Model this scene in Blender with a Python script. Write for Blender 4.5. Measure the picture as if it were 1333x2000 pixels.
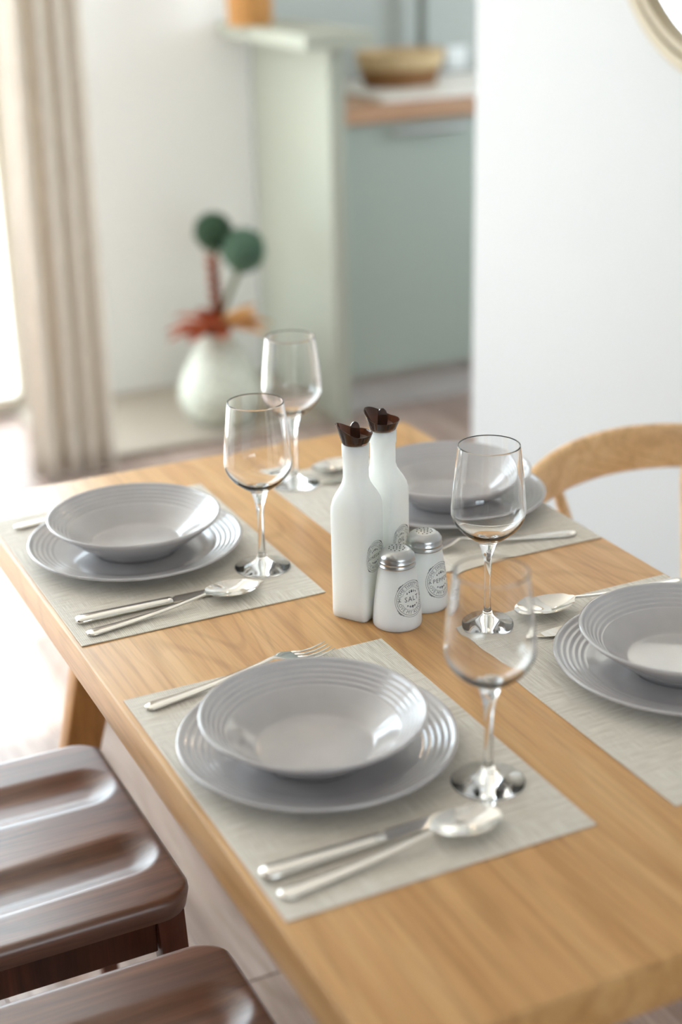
import bpy, bmesh, math, random
from mathutils import Vector, Matrix
random.seed(7)
PI = math.pi
for o in list(bpy.data.objects): bpy.data.objects.remove(o)
sc = bpy.context.scene
C = sc.collection

# ------------------------------------------------------------------ camera
cam = bpy.data.cameras.new('camera')
cam.sensor_fit = 'VERTICAL'; cam.sensor_height = 36; cam.sensor_width = 24
cam.lens = 53.47
cam.clip_start = .05
cam.dof.use_dof = True
cam.dof.focus_distance = 1.83
cam.dof.aperture_fstop = 1.9
cam.dof.aperture_blades = 0
co = bpy.data.objects.new('camera', cam); C.objects.link(co)
co.location = (-.41294, -.82582, 1.57437)
co.rotation_euler = (1.190477, .022158, -.451570)
sc.camera = co
# ------------------------------------------------------------------ sky, sun, exposure
SKY = 4.5
SUN = 14.0
w = bpy.data.worlds.new('sky'); sc.world = w; w.use_nodes = True
bg = w.node_tree.nodes['Background']
bg.inputs[0].default_value = (.80, .90, 1.0, 1); bg.inputs[1].default_value = SKY
sl = bpy.data.lights.new('sun', 'SUN'); sl.energy = SUN; sl.angle = math.radians(2.5); sl.color = (1, .97, .94)
so = bpy.data.objects.new('sun', sl); C.objects.link(so)
so.rotation_euler = Vector((-1, -.06, .80)).normalized().to_track_quat('Z', 'Y').to_euler()
so.location = (-6, 2, 5)
def portal(loc, rot, sx, sy):
    l = bpy.data.lights.new('window_portal', 'AREA'); l.shape = 'RECTANGLE'; l.size = sx; l.size_y = sy
    l.cycles.is_portal = True
    o = bpy.data.objects.new('window_portal', l); C.objects.link(o); o.location = loc; o.rotation_euler = rot
portal((-2.42, 2.85, 1.55), (0, -PI/2, 0), 1.55, 2.25)
portal((-.65, 4.08, 1.4), (-PI/2, 0, 0), 2.9, 2.8)
portal((.1, -4.52, 1.6), (PI/2, 0, 0), 2.6, 1.6)  # opening of the added front fill window
portal((3.42, 2.25, 1.55), (0, PI/2, 0), 1.5, 1.9)  # opening of the added kitchen fill window
sc.view_settings.view_transform = 'Standard'
sc.view_settings.look = 'None'
sc.view_settings.gamma = 1
sc.view_settings.use_curve_mapping = False
sc.view_settings.exposure = .97

# ------------------------------------------------------------------ materials
def srgb(r, g, b):
    f = lambda c: (c/12.92 if c <= .04045 else ((c+.055)/1.055)**2.4)
    return (f(r/255), f(g/255), f(b/255), 1)
def mat(name, col, rough=.5, metal=0, spec=.5, **kw):
    m = bpy.data.materials.new(name); m.use_nodes = True
    b = m.node_tree.nodes['Principled BSDF']
    b.inputs['Base Color'].default_value = col
    b.inputs['Roughness'].default_value = rough
    b.inputs['Metallic'].default_value = metal
    b.inputs['Specular IOR Level'].default_value = spec
    for k, v in kw.items(): b.inputs[k.replace('_', ' ')].default_value = v
    return m
def nd(m, t, **kw):
    n = m.node_tree.nodes.new(t)
    for k, v in kw.items(): setattr(n, k, v)
    return n
def lk(m, a, b): m.node_tree.links.new(a, b)
def coords(m, scale=(1, 1, 1), kind='Object', rot=(0, 0, 0)):
    tc = nd(m, 'ShaderNodeTexCoord'); mp = nd(m, 'ShaderNodeMapping')
    mp.inputs['Scale'].default_value = scale; mp.inputs['Rotation'].default_value = rot
    lk(m, tc.outputs[kind], mp.inputs['Vector']); return mp.outputs['Vector']
def ramp(m, fac, stops):
    r = nd(m, 'ShaderNodeValToRGB'); e = r.color_ramp.elements
    e[0].position, e[0].color = stops[0]; e[1].position, e[1].color = stops[-1]
    for p, c in stops[1:-1]:
        x = e.new(p); x.color = c
    lk(m, fac, r.inputs[0]); return r.outputs[0]
def noise(m, vec, scale=5, detail=4, rough=.5, dist=0):
    n = nd(m, 'ShaderNodeTexNoise'); n.inputs['Scale'].default_value = scale; n.inputs['Detail'].default_value = detail
    n.inputs['Roughness'].default_value = rough; n.inputs['Distortion'].default_value = dist
    lk(m, vec, n.inputs['Vector']); return n.outputs['Fac']
def bump(m, h, strength=.2, dist=.002):
    b = nd(m, 'ShaderNodeBump'); b.inputs['Strength'].default_value = strength; b.inputs['Distance'].default_value = dist
    lk(m, h, b.inputs['Height']); lk(m, b.outputs[0], m.node_tree.nodes['Principled BSDF'].inputs['Normal'])
def P(m): return m.node_tree.nodes['Principled BSDF']
def mixc(m, fac, a, b, mode='MIX'):
    x = nd(m, 'ShaderNodeMix', data_type='RGBA', blend_type=mode)
    if isinstance(fac, (int, float)): x.inputs[0].default_value = fac
    else: lk(m, fac, x.inputs[0])
    for s, v in ((6, a), (7, b)):
        if isinstance(v, tuple): x.inputs[s].default_value = v
        else: lk(m, v, x.inputs[s])
    return x.outputs[2]
def wood(name, light, mid, dark, rough=.35, axis='y', scale=1.0, per_object=0, coat=0, bumpv=.08):
    m = mat(name, mid, rough)
    s = {'y': (14, 1.2, 14), 'x': (1.2, 14, 14), 'z': (14, 14, 1.2)}[axis]
    tc = nd(m, 'ShaderNodeTexCoord'); mp = nd(m, 'ShaderNodeMapping')
    mp.inputs['Scale'].default_value = tuple(v*scale for v in s)
    if per_object:
        oi = nd(m, 'ShaderNodeObjectInfo'); cx = nd(m, 'ShaderNodeCombineXYZ')
        mu = nd(m, 'ShaderNodeMath', operation='MULTIPLY'); mu.inputs[1].default_value = 37
        lk(m, oi.outputs['Random'], mu.inputs[0])
        for k in range(3): lk(m, mu.outputs[0], cx.inputs[k])
        ad = nd(m, 'ShaderNodeVectorMath', operation='ADD'); lk(m, tc.outputs['Object'], ad.inputs[0]); lk(m, cx.outputs[0], ad.inputs[1])
        lk(m, ad.outputs[0], mp.inputs['Vector'])
    else: lk(m, tc.outputs['Object'], mp.inputs['Vector'])
    v = mp.outputs['Vector']
    n1 = noise(m, v, 1.3, 5, .55, 1.2)
    col = ramp(m, n1, [(.28, dark), (.5, mid), (.72, light)])
    mp2 = nd(m, 'ShaderNodeMapping'); s2 = {'y': (230, 7, 230), 'x': (7, 230, 230), 'z': (230, 230, 7)}[axis]
    mp2.inputs['Scale'].default_value = tuple(q*scale for q in s2); lk(m, tc.outputs['Object'], mp2.inputs['Vector'])
    n2 = noise(m, mp2.outputs['Vector'], 1, 3, .6, .3)
    fine = ramp(m, n2, [(.35, (.72, .68, .64, 1)), (.55, (1, 1, 1, 1))])
    col = mixc(m, .55, col, fine, 'MULTIPLY')
    mp3 = nd(m, 'ShaderNodeMapping'); s3 = {'y': (4.5, .8, 4.5), 'x': (.8, 4.5, 4.5), 'z': (4.5, 4.5, .8)}[axis]
    mp3.inputs['Scale'].default_value = tuple(q*scale for q in s3)
    lk(m, mp.inputs['Vector'].links[0].from_socket, mp3.inputs['Vector'])
    n3 = noise(m, mp3.outputs['Vector'], 1.0, 1.5, .4, .3)
    mm = nd(m, 'ShaderNodeMath', operation='MULTIPLY'); mm.inputs[1].default_value = 150; lk(m, n3, mm.inputs[0])
    sn = nd(m, 'ShaderNodeMath', operation='SINE'); lk(m, mm.outputs[0], sn.inputs[0])
    ring_ = ramp(m, sn.outputs[0], [(.0, (1, 1, 1, 1)), (.55, (1, 1, 1, 1)), (1, (.80, .76, .70, 1))])
    col = mixc(m, .6, col, ring_, 'MULTIPLY')
    if per_object:
        tone = ramp(m, oi.outputs['Random'], [(0, (1-per_object,)*3+(1,)), (1, (1+per_object*.35,)*3+(1,))])
        col = mixc(m, 1.0, col, tone, 'MULTIPLY')
    lk(m, col, P(m).inputs['Base Color'])
    bump(m, n2, bumpv, .0006)
    if coat:
        P(m).inputs['Coat Weight'].default_value = coat; P(m).inputs['Coat Roughness'].default_value = .38
    return m
M = {}
M['oak'] = wood('oak_veneer', srgb(224, 180, 124), srgb(212, 162, 104), srgb(194, 142, 85), .36, 'y')
M['oak_chair'] = wood('oak_chair', srgb(246, 206, 154), srgb(238, 192, 138), srgb(218, 170, 116), .4, 'x', .8)
M['oak_leg'] = wood('oak_leg', srgb(214, 160, 96), srgb(196, 140, 78), srgb(164, 112, 58), .4, 'z')
M['walnut'] = wood('walnut_seat', srgb(140, 98, 76), srgb(112, 74, 56), srgb(82, 52, 40), .42, 'x', 1.2, coat=1.0)
M['walnut_leg'] = wood('walnut_leg', srgb(128, 74, 46), srgb(102, 56, 34), srgb(70, 36, 22), .35, 'z', 1.2)
M['floor'] = wood('floor_plank', srgb(194, 174, 164), srgb(170, 147, 136), srgb(132, 110, 100), .30, 'y', .9, per_object=.28, bumpv=.15)
M['counter'] = wood('wooden_worktop', srgb(206, 170, 138), srgb(188, 148, 116), srgb(160, 118, 88), .4, 'x')
M['white'] = mat('white_wall_paint', srgb(240, 239, 236), .65)
lk(M['white'], mixc(M['white'], .35, srgb(240, 239, 236), ramp(M['white'], noise(M['white'], coords(M['white']), 2.2, 3), [(.3, srgb(234, 232, 229)), (.7, srgb(244, 243, 241))])), P(M['white']).inputs['Base Color'])
M['taupe'] = mat('taupe_bounce_cut', srgb(96, 84, 74), .7)  # unseen walls; dark tone made up to cut bounce onto the near table
M['white_r'] = mat('pale_grey_wall_paint', srgb(190, 189, 188), .6)
M['ceil'] = mat('ceiling_paint', srgb(238, 236, 232), .8)
M['grey_wall'] = mat('grey_green_wall', srgb(172, 177, 173), .45)
M['sage'] = mat('sage_laminate', srgb(172, 174, 160), .42)
M['sage_d'] = mat('sage_front', srgb(168, 178, 168), .38)
M['plinth'] = mat('plinth_grey', srgb(205, 200, 196), .4)
M['step'] = mat('beige_step', srgb(168, 156, 142), .5)
M['frame'] = mat('window_frame_paint', srgb(222, 212, 196), .4)
M['metal'] = mat('brushed_steel', srgb(200, 200, 200), .28, 1)
M['steel'] = mat('polished_steel', srgb(232, 229, 224), .09, 1)
M['pole'] = mat('pole_grey', srgb(120, 124, 118), .4, .3)
M['mirror'] = mat('mirror_glass', (.92, .93, .93, 1), .01, 1)
M['mirror_frame'] = mat('mirror_frame_wood', srgb(176, 160, 132), .45)
M['groove'] = mat('mirror_frame_groove', srgb(110, 100, 78), .6)
M['slab'] = mat('white_stone', srgb(232, 230, 226), .3)
M['black'] = mat('label_ink', srgb(58, 60, 62), .6)
M['ink_fine'] = mat('label_ink_grey', srgb(120, 122, 122), .6)
M['hole'] = mat('dark_hole', srgb(60, 58, 56), .7)
M['plastic'] = mat('white_plastic', srgb(236, 240, 240), .35)
def glass(name, ior=1.5, col=(1, 1, 1, 1), rough=0):
    m = mat(name, col, rough); P(m).inputs['Transmission Weight'].default_value = 1; P(m).inputs['IOR'].default_value = ior
    return m
M['glass'] = glass('clear_glass', 1.45)
M['smoke'] = glass('smoky_brown_plastic', 1.45, srgb(92, 62, 50), .06)
M['smoke'].node_tree.nodes['Principled BSDF'].inputs['Transmission Weight'].default_value = .75
# window pane: thin sheet, mostly clear with a mirror-like sheen
m = bpy.data.materials.new('window_pane'); m.use_nodes = True; nt = m.node_tree; nt.nodes.clear()
o_ = nd(m, 'ShaderNodeOutputMaterial'); t_ = nd(m, 'ShaderNodeBsdfTransparent'); g_ = nd(m, 'ShaderNodeBsdfGlossy'); x_ = nd(m, 'ShaderNodeMixShader')
t_.inputs[0].default_value = (.97, .99, .98, 1); g_.inputs['Roughness'].default_value = 0; x_.inputs[0].default_value = .05
lk(m, t_.outputs[0], x_.inputs[1]); lk(m, g_.outputs[0], x_.inputs[2]); lk(m, x_.outputs[0], o_.inputs[0]); M['pane'] = m
# grey glazed stoneware
m = mat('grey_stoneware', srgb(150, 149, 152), .16, spec=.5); M['ceramic'] = m
P(m).inputs['Coat Weight'].default_value = .6; P(m).inputs['Coat Roughness'].default_value = .06
lk(m, ramp(m, noise(m, coords(m), 18, 3), [(.3, srgb(184, 179, 179)), (.7, srgb(193, 188, 188))]), P(m).inputs['Base Color'])
# frosted white glass of bottles and shakers
m = mat('frosted_white_glass', srgb(248, 250, 242), .33, spec=.4); M['frost'] = m
P(m).inputs['Subsurface Weight'].default_value = 1; P(m).inputs['Subsurface Radius'].default_value = (1, 1, .9); P(m).inputs['Subsurface Scale'].default_value = .04
# woven placemat
m = mat('woven_vinyl', srgb(196, 190, 176), .62); M['mat'] = m
v = coords(m)
def wave(m, v, scale, axis, dist=0, dscale=1):
    wv = nd(m, 'ShaderNodeTexWave', bands_direction=axis); wv.inputs['Scale'].default_value = scale
    wv.inputs['Distortion'].default_value = dist; wv.inputs['Detail Scale'].default_value = dscale
    lk(m, v, wv.inputs['Vector']); return wv.outputs['Fac']
wx = wave(m, v, 130, 'X'); wy = wave(m, v, 150, 'Y')
mul = nd(m, 'ShaderNodeMath', operation='MULTIPLY'); lk(m, wx, mul.inputs[0]); lk(m, wy, mul.inputs[1])
streak = noise(m, coords(m, (24, 420, 1)), 1, 3, .6)
streak2 = noise(m, coords(m, (420, 24, 1)), 1, 3, .6)
blot = noise(m, coords(m, (1, 1, 1)), 7, 3, .6, 1.5)
c1 = ramp(m, streak, [(.34, srgb(222, 212, 200)), (.62, srgb(254, 248, 239))])
c2 = ramp(m, streak2, [(.36, srgb(226, 217, 205)), (.62, srgb(255, 250, 242))])
cc = mixc(m, ramp(m, blot, [(.44, (0, 0, 0, 1)), (.56, (1, 1, 1, 1))]), c1, c2)
cc = mixc(m, .6, cc, ramp(m, mul.outputs[0], [(0, srgb(206, 201, 192)), (.8, srgb(255, 254, 250))]), 'MULTIPLY')
lk(m, cc, P(m).inputs['Base Color']); bump(m, mul.outputs[0], .5, .0008)
# curtain linen
m = mat('linen_curtain', srgb(205, 194, 180), .85); M['linen'] = m
lk(m, ramp(m, noise(m, coords(m, (160, 160, 14)), 1, 3, .7), [(.3, srgb(206, 196, 184)), (.65, srgb(238, 230, 220))]), P(m).inputs['Base Color'])
tl = nd(m, 'ShaderNodeBsdfTranslucent'); mx = nd(m, 'ShaderNodeMixShader'); mx.inputs[0].default_value = .35
tl.inputs[0].default_value = srgb(226, 216, 202)
lk(m, P(m).outputs[0], mx.inputs[1]); lk(m, tl.outputs[0], mx.inputs[2]); lk(m, mx.outputs[0], [n for n in m.node_tree.nodes if n.type == 'OUTPUT_MATERIAL'][0].inputs[0])
# vase
m = mat('mottled_white_ceramic', srgb(222, 222, 208), .55); M['vase'] = m
vo = nd(m, 'ShaderNodeTexVoronoi'); vo.inputs['Scale'].default_value = 60; lk(m, coords(m), vo.inputs['Vector'])
lk(m, ramp(m, vo.outputs['Distance'], [(.1, srgb(228, 228, 214)), (.6, srgb(196, 198, 182))]), P(m).inputs['Base Color']); bump(m, vo.outputs['Distance'], .35, .005)
M['green'] = mat('dusty_green_bloom', srgb(98, 126, 104), .8)
M['green_d'] = mat('dark_green_bloom', srgb(66, 92, 68), .8)
M['stem'] = mat('olive_stem', srgb(96, 104, 52), .7)
M['stem_d'] = mat('dark_brown_stem', srgb(66, 36, 22), .8)
M['rust'] = mat('rust_dried_leaf', srgb(170, 78, 38), .75)
M['amber'] = mat('amber_dried_leaf', srgb(218, 158, 92), .75)
def straw(name, a, b):
    m = mat(name, a, .8)
    lk(m, ramp(m, noise(m, coords(m, (60, 60, 60)), 1.5, 3, .7), [(.35, b), (.65, a)]), P(m).inputs['Base Color']); bump(m, noise(m, coords(m, (90, 90, 90)), 1.2, 2), .6, .003)
    return m
M['straw'] = straw('cream_straw', srgb(222, 200, 160), srgb(190, 160, 116))
M['straw_b'] = straw('brown_straw', srgb(160, 116, 70), srgb(116, 76, 42))
M['straw_o'] = straw('honey_wicker', srgb(214, 160, 96), srgb(170, 118, 64))
M['ground'] = mat('terrace_stone', srgb(206, 202, 194), .7)

# ------------------------------------------------------------------ mesh helpers
def obj(name, bm, m, parent=None, smooth=False, loc=None, angle=None):
    me = bpy.data.meshes.new(name)
    bmesh.ops.recalc_face_normals(bm, faces=bm.faces)
    bm.to_mesh(me); bm.free()
    me.materials.append(M[m] if isinstance(m, str) else m)
    if smooth:
        for p in me.polygons: p.use_smooth = True
        if angle: me.set_sharp_from_angle(angle=math.radians(angle))
    o = bpy.data.objects.new(name, me); C.objects.link(o)
    if parent: o.parent = parent
    if loc: o.location = loc
    return o
def thing(name, label, cat, loc=(0, 0, 0), rz=0, group=None):
    o = bpy.data.objects.new(name, None); C.objects.link(o); o.location = loc; o.rotation_euler = (0, 0, rz)
    o.empty_display_size = .05
    o['label'] = label; o['category'] = cat
    if group: o['group'] = group
    return o
def tag(o, label, cat, group=None):
    o['label'] = label; o['category'] = cat
    if group: o['group'] = group
    return o
def struct(o, label=None, cat=None):
    o['kind'] = 'structure'
    if label: o['label'] = label
    if cat: o['category'] = cat
    return o
def dup(root, loc, rz, label):
    r = root.copy(); C.objects.link(r); r.location = loc; r.rotation_euler = (0, 0, rz); r['label'] = label
    for ch in list(root.children):
        c = ch.copy(); C.objects.link(c); c.parent = r
        for g in list(ch.children):
            d = g.copy(); C.objects.link(d); d.parent = c
    return r
def box(bm, x0, x1, y0, y1, z0, z1, bev=0, seg=2):
    g = bmesh.ops.create_cube(bm, size=1); vs = g['verts']
    bmesh.ops.transform(bm, matrix=Matrix.Translation(((x0+x1)/2, (y0+y1)/2, (z0+z1)/2)) @ Matrix.Diagonal((x1-x0, y1-y0, z1-z0, 1)), verts=vs)
    if bev:
        es = list({e for v in vs for e in v.link_edges})
        bmesh.ops.bevel(bm, geom=es, offset=bev, segments=seg, affect='EDGES', profile=.5)
    return bm
def B(*a, **k): return box(bmesh.new(), *a, **k)
def lathe(prof, seg=64, bm=None, loc=(0, 0, 0), sx=1, sy=1, closed=False):
    bm = bm or bmesh.new(); rows = []
    for r, z in prof:
        if r < 1e-6: rows.append([bm.verts.new((loc[0], loc[1], loc[2]+z))])
        else: rows.append([bm.verts.new((loc[0]+sx*r*math.cos(2*PI*k/seg), loc[1]+sy*r*math.sin(2*PI*k/seg), loc[2]+z)) for k in range(seg)])
    pr = list(zip(rows, rows[1:]))
    if closed: pr.append((rows[-1], rows[0]))
    for a, b in pr:
        for k in range(seg):
            k2 = (k+1) % seg
            if len(a) == 1 and len(b) == 1: continue
            if len(a) == 1: bm.faces.new((a[0], b[k], b[k2]))
            elif len(b) == 1: bm.faces.new((a[k], a[k2], b[0]))
            else: bm.faces.new((a[k], a[k2], b[k2], b[k]))
    return bm
def tube(bm, pts, rad, seg=10, cap=True, flat=None):
    """swept round (or flattened) bar through pts; rad is a number or a list"""
    pts = [Vector(p) for p in pts]; n = len(pts); rows = []
    up = Vector((0, 0, 1))
    for i, p in enumerate(pts):
        t = (pts[min(i+1, n-1)]-pts[max(i-1, 0)]).normalized()
        a = t.cross(up)
        if a.length < 1e-3: a = t.cross(Vector((0, 1, 0)))
        a.normalize(); b = a.cross(t).normalized()
        r = rad[i] if isinstance(rad, (list, tuple)) else rad
        ra, rb = (r if isinstance(r, (tuple, list)) else (r, r))
        rows.append([bm.verts.new(p+a*ra*math.cos(2*PI*k/seg)+b*rb*math.sin(2*PI*k/seg)) for k in range(seg)])
    for a, b in zip(rows, rows[1:]):
        for k in range(seg): bm.faces.new((a[k], a[(k+1) % seg], b[(k+1) % seg], b[k]))
    if cap: bm.faces.new(rows[0]); bm.faces.new(rows[-1][::-1])
    return bm
def loft(bm, rows, cap=True, loop=True):
    rs = [[bm.verts.new(p) for p in r] for r in rows]; n = len(rs[0])
    for a, b in zip(rs, rs[1:]):
        for k in range(n if loop else n-1): bm.faces.new((a[k], a[(k+1) % n], b[(k+1) % n], b[k]))
    if cap: bm.faces.new(rs[0][::-1]); bm.faces.new(rs[-1])
    return bm
def bar(bm, p0, p1, s0, s1, bev=.004):
    """square tapered bar between two points; s = (along x, along y) half sizes"""
    rows = []
    for p, s in ((p0, s0), (p1, s1)):
        q = []
        for (ax, ay) in ((1, 1), (-1, 1), (-1, -1), (1, -1)):
            bx, by = s[0]-bev, s[1]-bev
            a0 = math.atan2(ay, ax)
            for da in (-PI/4, 0, PI/4):
                q.append((p[0]+ax*bx+bev*math.cos(a0+da), p[1]+ay*by+bev*math.sin(a0+da), p[2]))
        rows.append(q)
    return loft(bm, rows)

T = .75
# ------------------------------------------------------------------ room shell
fl = struct(obj('floor', B(-2.5, 3.5, -4.6, 4.2, -.14, -.012), mat('subfloor', srgb(90, 72, 58), .8)), 'brown wooden plank floor')
pw = .155; nrow = 0; x = -2.4
plank_meshes = {}
lens = [1.35, 1.35, 1.35, 1.35, 1.35, 1.35]
while x < 3.4-.01:
    wd = min(pw, 3.4-x)
    y = -4.5 - (nrow*.47 % 1.35)
    while y < 4.05-.01:
        y0 = max(y, -4.5); y1 = min(y+1.35, 4.05); key = (round(wd, 3), round(y1-y0, 3))
        if y1-y0 > .03:
            if key not in plank_meshes:
                o = obj('plank', B(0, wd-.0016, 0, (y1-y0)-.002, -.012, 0, bev=.0012, seg=1), 'floor', fl)
                plank_meshes[key] = o.data
            else:
                o = bpy.data.objects.new('plank', plank_meshes[key]); C.objects.link(o); o.parent = fl
            o.location = (x, y0, 0)
        y += 1.35
    x += pw; nrow += 1
struct(obj('ceiling', B(-2.5, 3.5, -4.6, 4.2, 2.9, 3.02), 'ceil'))
# wall_left with a wide opening (y .4..3.7), wall_back with sliding door opening (x -2.1 .. .93)
LY0, LY1, LZ0, LZ1 = 1.75, 3.95, .8, 2.3
bm = bmesh.new()
box(bm, -2.52, -2.4, LY1, 4.17, 0, 2.9)
box(bm, -2.52, -2.4, LY0, LY1, LZ1, 2.9); box(bm, -2.52, -2.4, LY0, LY1, 0, LZ0)
struct(obj('wall_left', bm, 'white'))
struct(obj('wall_side', B(-2.52, -2.4, -4.5, LY0, 0, 2.9), 'taupe'))
BX0, BX1, BZ1 = -2.1, .78, 2.8
bm = bmesh.new()
box(bm, -2.4, BX0, 4.05, 4.17, 0, 2.9); box(bm, BX1, 3.5, 4.05, 4.17, 0, 2.9)
box(bm, BX0, BX1, 4.05, 4.17, BZ1, 2.9)
struct(obj('wall_back', bm, 'white'))
bm = bmesh.new()
box(bm, -2.52, -1.2, -4.62, -4.5, 0, 2.9); box(bm, 1.4, 3.5, -4.62, -4.5, 0, 2.9); box(bm, -1.2, 1.4, -4.62, -4.5, 0, .8); box(bm, -1.2, 1.4, -4.62, -4.5, 2.4, 2.9)
struct(obj('wall_front', bm, 'taupe'))
struct(obj('wall_right', B(1.5, 1.62, -4.5, 2.405, 0, 2.9), 'white_r'))
bm = bmesh.new()
box(bm, 3.4, 3.5, -4.5, 1.3, 0, 2.9); box(bm, 3.4, 3.5, 3.2, 4.05, 0, 2.9); box(bm, 3.4, 3.5, 1.3, 3.2, 0, .8); box(bm, 3.4, 3.5, 1.3, 3.2, 2.3, 2.9)
struct(obj('wall_kitchen', bm, 'white'))
struct(obj('trim_2', B(1.6, 3.4, 4.035, 4.05, 0, 2.9), 'grey_wall'))
struct(obj('ground', B(-14, 12, -9, 16, -.3, -.15), 'ground'))
bm = B(.70, 1.595, 3.45, 4.05, 0, .022, bev=.003)
struct(obj('trim_1', bm, 'step'))
def window(name, axis, a0, a1, z0, z1, c, npan):
    fr = bmesh.new(); fw = .06; d = .035
    def bb(u0, u1, w0, w1, dd=d):
        if axis == 'x': box(fr, u0, u1, c-dd, c+dd, w0, w1, bev=.004, seg=1)
        else: box(fr, c-dd, c+dd, u0, u1, w0, w1, bev=.004, seg=1)
    bb(a0, a0+fw, z0, z1); bb(a1-fw, a1, z0, z1); bb(a0+fw, a1-fw, z1-fw, z1); bb(a0+fw, a1-fw, z0, z0+fw)
    st = (a1-a0)/npan
    for k in range(1, npan): bb(a0+k*st-.045, a0+k*st+.045, z0+fw, z1-fw)
    root = struct(obj(name, fr, 'frame'))
    for k in range(npan):
        u0 = a0+k*st+.05; u1 = a0+(k+1)*st-.05
        g = B(u0, u1, c-.003, c+.003, z0+fw, z1-fw) if axis == 'x' else B(c-.003, c+.003, u0, u1, z0+fw, z1-fw)
        obj('pane', g, 'pane', root)
    return root
window('window_1', 'x', BX0, BX1, .002, BZ1, 4.11, 2)
window('window_2', 'y', LY0, LY1, LZ0, LZ1, -2.46, 2)
window('fill_window_front', 'x', -1.2, 1.4, .8, 2.4, -4.56, 2)  # added behind the camera as front fill light, never in view
window('fill_window_kitchen', 'y', 1.3, 3.2, .8, 2.3, 3.45, 2)  # unseen opening added to brighten the kitchen fronts

# ------------------------------------------------------------------ curtain
def curtain(name, x0, x1, xb0, yc, z0, z1, folds, amp, m, label):
    bm = bmesh.new(); nx, nz = folds*14, 30; th = .0025
    rows = []
    for side in (0, 1):
        g = []
        for j in range(nz+1):
            t = j/nz; z = z1+(z0-z1)*t; xa = x0+(xb0-x0)*t
            r = []
            for i in range(nx+1):
                u = i/nx
                ph = u*folds*2*PI
                a = amp*(.75+.25*math.sin(3.1*u+1.7))*(1+.15*math.sin(5*t+u*9))
                r.append(bm.verts.new((xa+(x1-xa)*u+.012*math.sin(2*ph+.8+t), yc+a*math.sin(ph+.5*math.sin(2.2*t+u*5))+side*th, z)))
            g.append(r)
        rows.append(g)
    for j in range(nz):
        for i in range(nx):
            a, b = rows[0], rows[1]
            bm.faces.new((a[j][i], a[j][i+1], a[j+1][i+1], a[j+1][i]))
            bm.faces.new((b[j][i], b[j+1][i], b[j+1][i+1], b[j][i+1]))
    for g0, g1 in ((rows[0], rows[1]),):
        for j in range(nz):
            for i in (0, nx): bm.faces.new((g0[j][i], g0[j+1][i], g1[j+1][i], g1[j][i]))
        for i in range(nx):
            for j in (0, nz): bm.faces.new((g0[j][i], g0[j][i+1], g1[j][i+1], g1[j][i]))
    root = thing(name, label, 'curtain', (0, 0, 0))
    obj('curtain_panel', bm, m, root, smooth=True)
    obj('heading_tape', B(x0+.01, x1-.01, yc-.02, yc+.02, z1-.002, z1+.03, bev=.004), m, root)
    return root
curtain('curtain', .655, .828, .588, 3.385, .006, 2.80, 4, .034, 'linen', 'gathered beige linen curtain hanging in soft folds at the left edge')
r = thing('curtain_rail', 'slim white rail that the beige linen curtain hangs from', 'curtain rail', (0, 0, 0))
bm = bmesh.new(); tube(bm, [(-2.2, 3.385, 2.845), (.90, 3.385, 2.845)], .011, 12); obj('rail', bm, 'plastic', r, True, angle=40)
for xx in (-2.1, -.5, .81):
    bm = bmesh.new(); tube(bm, [(xx, 3.385, 2.845), (xx, 3.385, 2.899)], .008, 8); obj('bracket', bm, 'plastic', r, True, angle=40)

# ------------------------------------------------------------------ kitchen
u = thing('shelf_unit', 'sage green side panel topped by an overhanging shelf board', 'shelf', (0, 0, 0))
obj('side_panel', B(1.6, 1.652, 3.43, 4.03, 0, 1.183, bev=.0015, seg=1), 'sage', u)
obj('shelf_board', B(1.48, 1.708, 3.33, 4.03, 1.183, 1.227, bev=.0015, seg=1), 'sage', u)
k = thing('kitchen_cabinet', 'grey green base cabinet with a long steel bar handle', 'cabinet', (0, 0, 0))
obj('body', B(1.66, 3.39, 3.50, 4.03, .13, .945), 'sage_d', k)
obj('plinth', B(1.66, 3.39, 3.53, 3.60, 0, .128), 'plinth', k)
for (a, b) in ((1.664, 2.262), (2.266, 2.862), (2.866, 3.386)):
    d = obj('door', B(a, b, 3.475, 3.497, .133, .940, bev=.0015, seg=1), 'sage_d', k)
    bm = bmesh.new(); xm = (a+b)/2
    tube(bm, [(xm-.13, 3.452, .912), (xm+.13, 3.452, .912)], .009, 10)
    for s in (-.11, .11): tube(bm, [(xm+s, 3.452, .912), (xm+s, 3.476, .912)], .005, 8)
    obj('handle', bm, 'metal', d, True, angle=40)
w_ = tag(obj('worktop', B(1.655, 3.39, 3.45, 4.03, .9455, 1.0, bev=.002), 'counter'), 'light wooden worktop over the grey green cabinet', 'worktop')
sl_ = tag(obj('stone_board', B(1.80, 2.95, 3.475, 3.99, 1.0005, 1.014, bev=.003), 'slab'), 'white stone board lying on the wooden worktop', 'board')
p_ = thing('metal_pole', 'slim dark grey pole standing behind the two tone basket', 'pole', (2.205, 3.955, 1.0145))
bm = bmesh.new(); tube(bm, [(0, 0, .02), (0, 0, .95)], .0165, 16); obj('pole', bm, 'pole', p_, True, angle=40)
obj('base', lathe([(0, 0), (.045, 0), (.045, .05), (.03, .085), (.017, .09), (0, .09)], 32), 'pole', p_, True, angle=40)
s_ = thing('wall_socket', 'small white wall socket above the worktop by the grey pole', 'socket', (2.385, 4.034, 1.06))
obj('plate', B(-.04, .04, -.008, 0, -.04, .04, bev=.003), 'plastic', s_)
obj('socket_inset', lathe([(0, 0), (.02, 0), (.022, .003), (0, .003)], 24), 'plastic', s_).rotation_euler = (PI/2, 0, 0)
s_.children[1].location = (0, -.008, 0)
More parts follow.
